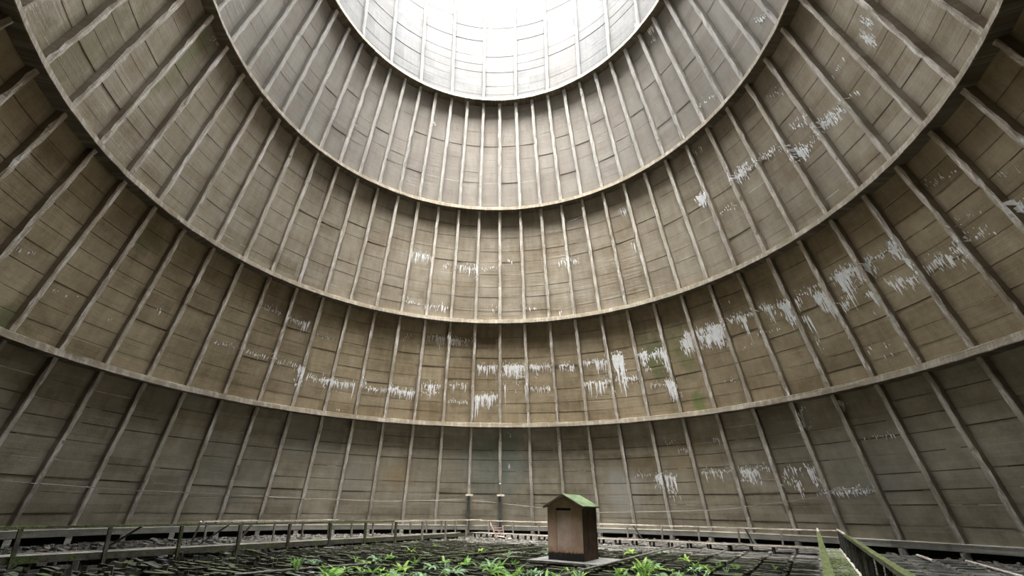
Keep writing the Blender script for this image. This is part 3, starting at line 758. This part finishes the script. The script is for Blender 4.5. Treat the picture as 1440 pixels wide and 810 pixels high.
tag(link('plank', MB().bar(uv(-5.6, -15.0, -2.1), uv(-5.9, -13.7, -.78), .08, .07, 3, .004).mesh('plank', M_BONE)), 'short pale prop at the left end of the thin grey railing', 'plank')
tag(link('plank', MB().bar(uv(-6.3, -13.6, -2.15), uv(-5.0, -12.4, -.8), .07, .07, 3, .004).mesh('plank', M_BOARDDARK)), 'dark prop crossing behind the mossy rail at the left', 'plank')
tag(link('plank', MB().bar(uv(-10.2, -13.9, -2.2), uv(-9.2, -12.1, -.9), .08, .06, 3, .004).mesh('plank', M_BOARDDARK)), 'dark slanting prop near the left edge below the mossy rail', 'plank')
tag(link('plank', MB().bar(uv(17.6, 1.6, -2.0), uv(17.5, .9, -.86), .10, .10, 3, .004).mesh('plank', M_BOARDDARK)), 'black prop leaning on the far railing right of the hut', 'plank')
tag(link('plank', MB().bar(uv(17.6, 8.6, -2.0), uv(17.5, 8.2, -.95), .10, .10, 3, .004).mesh('plank', M_BOARDDARK)), 'black prop behind the far railing near the paved walkway', 'plank')
tag(link('plank', MB().bar(uv(16.6, -4.6, -1.9), uv(16.5, -5.1, -.95), .08, .08, 3, .004).mesh('plank', M_BOARDDARK)), 'dark stub leaning at the left side of the hut', 'plank')
# broken pink ladder and pale rubble where the left and far railings meet
ld = thing('ladder', 'small broken pinkish ladder frame leaning where the two railings meet', 'ladder', uv(15.2, -9.3, -2.15), ROT)
M_PINK = plain('pinkish_timber', (.22,.15,.12), (.36,.27,.225), 5)
for dx in (0, .0):
    pass
link('stile', MB().bar((0, 0, 0), (-.1, .55, 1.15), .07, .06).mesh('stile', M_PINK), ld)
link('stile', MB().bar((.1, -.65, .15), (.0, -.55, .95), .06, .05).mesh('stile', M_PINK), ld)
for k in range(3): link('rung', MB().bar((0, .15 + k * .08, .35 + k * .2), (.05, -.62, .38 + k * .2), .05, .05).mesh('rung', M_PINK), ld)
tag(link('plank', MB().bar(uv(15.0, -9.1, -1.98), uv(14.6, -7.6, -2.12), .16, .05, 3, .01).mesh('plank', M_BONE)), 'bleached board lying at the foot of the pinkish ladder', 'plank')
def wallp(a, z, off=.3):
    r = Rin(z) + WALL - off; a = math.radians(a); return Vector((r * math.sin(a), r * math.cos(a), z))
for (i, z0, lab) in ((-1, 1.35, 'grey-green drainpipe against the wall left of centre'), (0, 1.37, 'grey-green drainpipe on the central rib above the railing corner')):
    a = A0 + i * DA
    dp = thing('drainpipe', lab, 'pipe', wallp(a, -1.5, WALL + .12))
    base = Vector(dp.location)
    link('pipe', MB().tube([wallp(a, -1.5, WALL + .12) - base, wallp(a, z0, WALL + .12) - base], .13, 10).mesh('pipe', M_PIPE), dp)
    c0 = wallp(a, z0, WALL + .15) - base
    link('funnel_box', MB().box(c0.x - .32, c0.x + .42, c0.y - .2, c0.y + .2, c0.z - .09, c0.z + .09).mesh('funnel_box', M_BONE), dp)
    if i == 0:
        link('upper_pipe', MB().tube([wallp(a, z0 + .1, WALL + .12) - base, wallp(a, z0 + 1.1, WALL + .12) - base], .12, 10).mesh('upper_pipe', M_LIP), dp)
WP = [(-95,1.2),(-82.7,1.1),(-77.8,1.06),(-66.4,.91),(-54.4,.86),(-38,.7),(-23,.62),(-5.8,.9),(8,.3),(20.5,-.15),(32,0.0),(44.5,.25),(54.5,.86),(59,1.1),(60.5,1.29)]
tag(link('wire', MB().tube([wallp(a, z, .55) for a, z in WP], .022, 5).mesh('wire', M_WIRE)), 'thin sagging wire strung along the lowest tier of the wall', 'wire')
tag(link('bracket', MB().bar(wallp(60.3, 1.5, .55), wallp(67.5, 1.75, .5), .07, .07, 4, .01).mesh('bracket', M_GREYWOOD)), 'thin weathered bar spanning two ribs low on the right wall', 'bar')
# timber left hanging between two ribs high on the wall, and a spalled lip
tag(link('bar', MB().bar(wallp(23.0, 25.2, .75), wallp(27.2, 25.5, .5), .06, .06, 2, .005).mesh('bar', M_BOARDDARK)), 'thin dark bar sticking out from a rib in the third tier', 'bar')

# ---------------------------------------------------------------- plants
def leaf_mat(name, a, b_, tr=.35):
    t = NT(name, .5, .4); f = t.rng(t.noise(t.pos(), 3.0, 3), .35, .65)
    ri = t.n('ShaderNodeObjectInfo').outputs['Random']
    col = t.mix(t.math('ADD', t.math('MULTIPLY', f, .5), t.math('MULTIPLY', ri, .5)), a, b_); t.color(col)
    tl = t.n('ShaderNodeBsdfTranslucent'); t.put(tl.inputs[0], col); mx = t.n('ShaderNodeMixShader'); mx.inputs[0].default_value = tr
    t.t.links.new(t.b.outputs[0], mx.inputs[1]); t.t.links.new(tl.outputs[0], mx.inputs[2])
    t.t.links.new(mx.outputs[0], t.t.nodes['Material Output'].inputs[0]); return t.m
M_FERN = [leaf_mat('fern_green', (.06,.14,.02), (.19,.33,.06)), leaf_mat('fern_yellow_green', (.12,.22,.02), (.30,.44,.06)), leaf_mat('fern_blue_green', (.09,.18,.07), (.26,.38,.19))]
M_DRY = leaf_mat('dry_frond', (.07,.04,.018), (.15,.095,.04), .2)
def frond(mat, arch, n=15, wid=.17, seed=0):
    b = MB(); r = random.Random(seed); pts = []
    for i in range(n + 1):
        f = i / n; pts.append(Vector((math.sin(f * arch) / arch if arch > .1 else f, r.uniform(-.006, .006), (1 - math.cos(f * arch)) / arch * -1)))
    b.tube([pts[0], pts[n // 2], pts[n]], .008, 3, .003, False)
    for i in range(2, n):
        f = i / n; w_ = wid * math.sin(PI * min(1, (f * .93 + .12))) ** .8 * (1.15 - f * .6)
        d = (pts[i + 1] - pts[i - 1]).normalized(); hb = .5 / n
        for sg in (-1, 1):
            side = Vector((.35, sg, -.18 + r.uniform(-.1, .1))).normalized()
            p = pts[i]; m = len(b.v)
            b.v += [tuple(p - d * hb * .7), tuple(p + side * w_ * .5 - d * hb * .8), tuple(p + side * w_), tuple(p + side * w_ * .5 + d * hb * .8), tuple(p + d * hb * .7)]
            b.f.append(tuple(range(m, m + 5)))
    me = bpy.data.meshes.new('frond'); me.from_pydata(b.v, [], b.f); me.materials.append(mat); me.update(); return me
def strap(mat, arch, seed=0):
    b = MB(); r = random.Random(seed); n = 8
    for i in range(n + 1):
        f = i / n; x = math.sin(f * arch) / arch; z = -(1 - math.cos(f * arch)) / arch; w_ = .085 * math.sin(PI * (f * .9 + .07)) ** .6 * (1 + .12 * (-1) ** i)
        b.v += [(x, -w_, z + .02), (x, 0, z - .012), (x, w_, z + .02)]
    for i in range(n):
        q = 3 * i; b.f += [(q, q + 1, q + 4, q + 3), (q + 1, q + 2, q + 5, q + 4)]
    me = bpy.data.meshes.new('leaf'); me.from_pydata(b.v, [], b.f); me.materials.append(mat); me.update(); return me
def sprig(mat, seed=0):
    b = MB(); r = random.Random(seed); b.tube([(0, 0, 0), (.5, .02, .03), (1, 0, 0)], .012, 4, .005, False)
    for i in range(7):
        x = .2 + .12 * i
        for sg in (-1, 1):
            c = Vector((x, sg * .11, r.uniform(-.03, .05))); m = len(b.v); q = r.uniform(.05, .085)
            for k in range(7): b.v.append(tuple(c + Vector((q * math.cos(k * .9), q * .8 * math.sin(k * .9), r.uniform(-.015, .015)))))
            b.f.append(tuple(range(m, m + 7)))
    me = bpy.data.meshes.new('twig'); me.from_pydata(b.v, [], b.f); me.materials.append(mat); me.update(); return me
FR = [frond(M_FERN[k % 3], .6 + .35 * k, 14, .15 + .015 * k, k) for k in range(6)]
ST = [strap(M_FERN[k % 3], .8 + .2 * k, k) for k in range(6)]
SP = [sprig(M_FERN[2 if k % 2 else 0], k) for k in range(3)]
DRY = frond(M_DRY, 1.9, 10, .12, 9)
PL = [
(-8.08,-1.88,0.55,1),
(-9.3,-1.24,0.35,2),
(-7.58,-1.24,0.5,0),
(-5.4,-5.79,1,0),
(-5.49,-4.7,0.8,0),
(-5.43,-3.88,0.6,1),
(-6.04,-0.38,0.5,0),
(-5.4,-1.16,0.6,0),
(-5.28,0.06,0.65,0),
(-4.73,0.48,0.6,0),
(-4.44,4.36,0.55,0),
(-3.55,3.67,0.5,1),
(-3.64,8.68,0.4,2),
(-2.19,-0.32,0.6,0),
(-2.47,-2.51,0.7,0),
(-3.34,-1.09,0.6,0),
(-3.36,-3.78,0.8,0),
(-3.35,-5.51,0.9,0),
(-3.54,-6.04,0.6,1),
(-1.8,-3.11,0.6,2),
(-1.4,-3.49,0.6,0),
(-1.15,-1.81,0.8,0),
(-0.75,5.58,0.5,0),
(-0.14,-1.65,0.8,0),
(0.2,-2.09,0.7,0),
(0.7,2.51,0.45,2),
(0.87,-0.95,0.4,2),
(0.94,-3.77,0.5,2),
(0.22,-5.37,0.6,0),
(1.56,-5.19,0.5,1),
(2.16,-4.75,0.7,1),
(2.75,-3.51,0.6,1),
(2.55,4.03,0.5,0),
(4.42,0.8,0.6,2),
(3.82,-2.02,0.5,2),
(5.13,1.89,0.4,1),
(4.59,-3.25,0.3,2),
(7.54,5.86,0.8,0),
(7.11,1.26,0.3,2),
(5.8,-2.42,0.8,0),
(6.62,-1.59,0.6,0),
(9.54,6.72,0.7,0),
(4.37,-4.81,0.8,0),
(4.82,-5.09,0.7,0),
(5.96,-4.59,0.9,0),
(6.53,-4.15,0.6,0),
(9.21,2.27,0.6,0),
(7.83,-2.11,0.7,1),
(8.52,-1.3,0.6,0),
(8.36,-2.48,0.5,0),
(9.63,-0.36,0.4,2),
(11.71,-0.81,0.3,2),
(-1.5,11.82,0.3,2),
(-4.94,-3.36,0.6,1),
(-4.28,-4.53,0.7,0),
(8.89,-2.62,0.4,2),
(9.98,-1.08,0.3,2),
(0.58,-5.02,0.9,0),
(-4.04,-4,0.46,0),
(6.6,-1.09,0.75,0),
(5.79,-5.75,0.8,0),
(1.12,-6.23,0.77,2),
(-1.04,-8.23,0.85,2),
(8.53,-0.6,0.56,0),
(3.96,-5.82,0.64,0),
(-1.56,-4.31,0.84,0),
(-2.89,-6.33,0.66,0),
(-2.77,-7.1,0.44,0),
(-0.54,-6.6,0.51,0),
(0.68,-7.15,0.74,0),
(-0.38,-8.11,0.56,0),
(-2.8,-8.48,0.8,0),
(5,-7.51,0.74,0),
(-4.75,-4.25,0.64,0),
(-2.3,-5.76,0.6,0),
(-5.04,-6.68,0.72,0),
(6.28,-6.51,0.63,0),
(1.45,-3.74,0.63,0),
(0.27,-3.48,0.42,0),
(3.62,-6.18,0.83,0),
(0.41,-7.73,0.89,0),
(-5.04,-7.46,0.55,1),
(7.8,-7.27,0.77,0),
(2.27,-6.16,0.82,0),
(0.4,-6.49,0.71,1),
(6.72,-2.79,0.4,0),
(-0.18,-7.49,0.83,0),
(-1.99,-8.04,0.51,2),
(2.84,-5.17,0.69,0),
(-4.1,-7.39,0.46,2),
(5.29,-4.09,0.82,2),
(5.57,-3.57,0.59,0),
(-3.61,-7.8,0.57,0),
(4.6,-7.13,0.62,0),
(-5.57,-6.55,0.64,1),
(-4.72,-8.38,0.51,0),
(10.36,-0.29,0.49,0),
(2.73,-5.99,0.69,2),
(1.9,-7.42,0.6,0),
(-3.79,-8.41,0.66,2),
(4.94,-2.33,0.45,0),
(-7.02,-4.46,0.89,2),
(3.78,-6.96,0.84,0),
(-3.29,-6.86,0.86,0),
(3.23,-6.42,0.88,0),
(5.9,-3,0.58,2),
(3.82,-7.44,0.62,1),
(4.85,-5.64,0.54,2),
(1.69,-5.89,0.85,1),
(6.05,-1.57,0.94,0),
(-2.64,-4.85,0.45,0),
(-3.29,-8.4,0.44,0),
(6.54,-5.96,0.7,2),
(3.32,-5.45,0.49,0),
(-0.1,-4.18,0.88,0),
(-1.56,-6.72,0.49,0),
(4.4,-6.45,0.71,0)
]
_rank = {}
def _zone(x, y):
    d = math.hypot(x, y + 22.71)
    return 'front' if d < 19.4 else 'middle' if d < 23 else 'back'
def _colour(i, k): return ('deep green', 'yellow-green', 'blue-green')[i % 3] if k < 2 else 'pale'
def _kind(k): return ('feathery fern', 'broad-leaved fern', 'small-leaved sprig')[k]
_ord = {}
for i, (x, y, s_, k) in enumerate(PL): _ord.setdefault((_zone(x, y), _colour(i, k), k), []).append((math.atan2(x, y + 22.71), i))
for key, L in _ord.items():
    L.sort()
    for n, (a, i) in enumerate(L): _rank[i] = (n + 1, len(L))
def _nth(n): return str(n) + ('th' if 10 < n % 100 < 14 else {1: 'st', 2: 'nd', 3: 'rd'}.get(n % 10, 'th'))
def plant_label(i, x, y, s_, k):
    size = 'small' if s_ < .5 else 'tall' if s_ > .78 else 'middling'
    n, m = _rank[i]; z = _zone(x, y)
    place = {'front': 'on the front packing', 'middle': 'level with the hut', 'back': 'behind the hut'}[z]
    pos = 'the only such one' if m == 1 else ('leftmost such' if n == 1 else 'rightmost such' if n == m else _nth(n) + ' such from the left')
    return '%s %s %s, %s %s' % (size, _colour(i, k), _kind(k), pos, place), 'ferns and sprigs growing on the packing'

for i, (x, y, s_, k) in enumerate(PL):
    r = random.Random(1000 + i); lab, grp = plant_label(i, x, y, s_, k)
    name = ('fern', 'broadleaf_fern', 'leafy_sprig')[k]; part = ('frond', 'leaf', 'twig')[k]
    t = thing(name, lab, ('fern', 'fern', 'plant')[k], (x, y, -2.24), r.uniform(0, 6.28), grp)
    n = (r.randint(7, 10), r.randint(7, 10), r.randint(4, 6))[k]
    for j in range(n):
        pool = (FR, ST, SP)[k]; me = pool[i % 3 + (3 if j % 2 and k < 2 else 0)]; L = s_ * r.uniform(.7, 1.05) * (.88, .70, .8)[k]
        el = r.uniform(.55, 1.25)
        M = Matrix.Rotation(2 * PI * j / n + r.uniform(-.3, .3), 4, 'Z') @ Matrix.Rotation(-el, 4, 'Y') @ Matrix.Rotation(r.uniform(-.4, .4), 4, 'X') @ Matrix.Scale(L, 4)
        link(part, me, t, M=M)
    if k == 0 and r.random() < .4:
        for j in range(2): link('dead_frond', DRY, t, M=Matrix.Rotation(r.uniform(0, 6), 4, 'Z') @ Matrix.Rotation(-.35, 4, 'Y') @ Matrix.Scale(s_ * .8, 4))
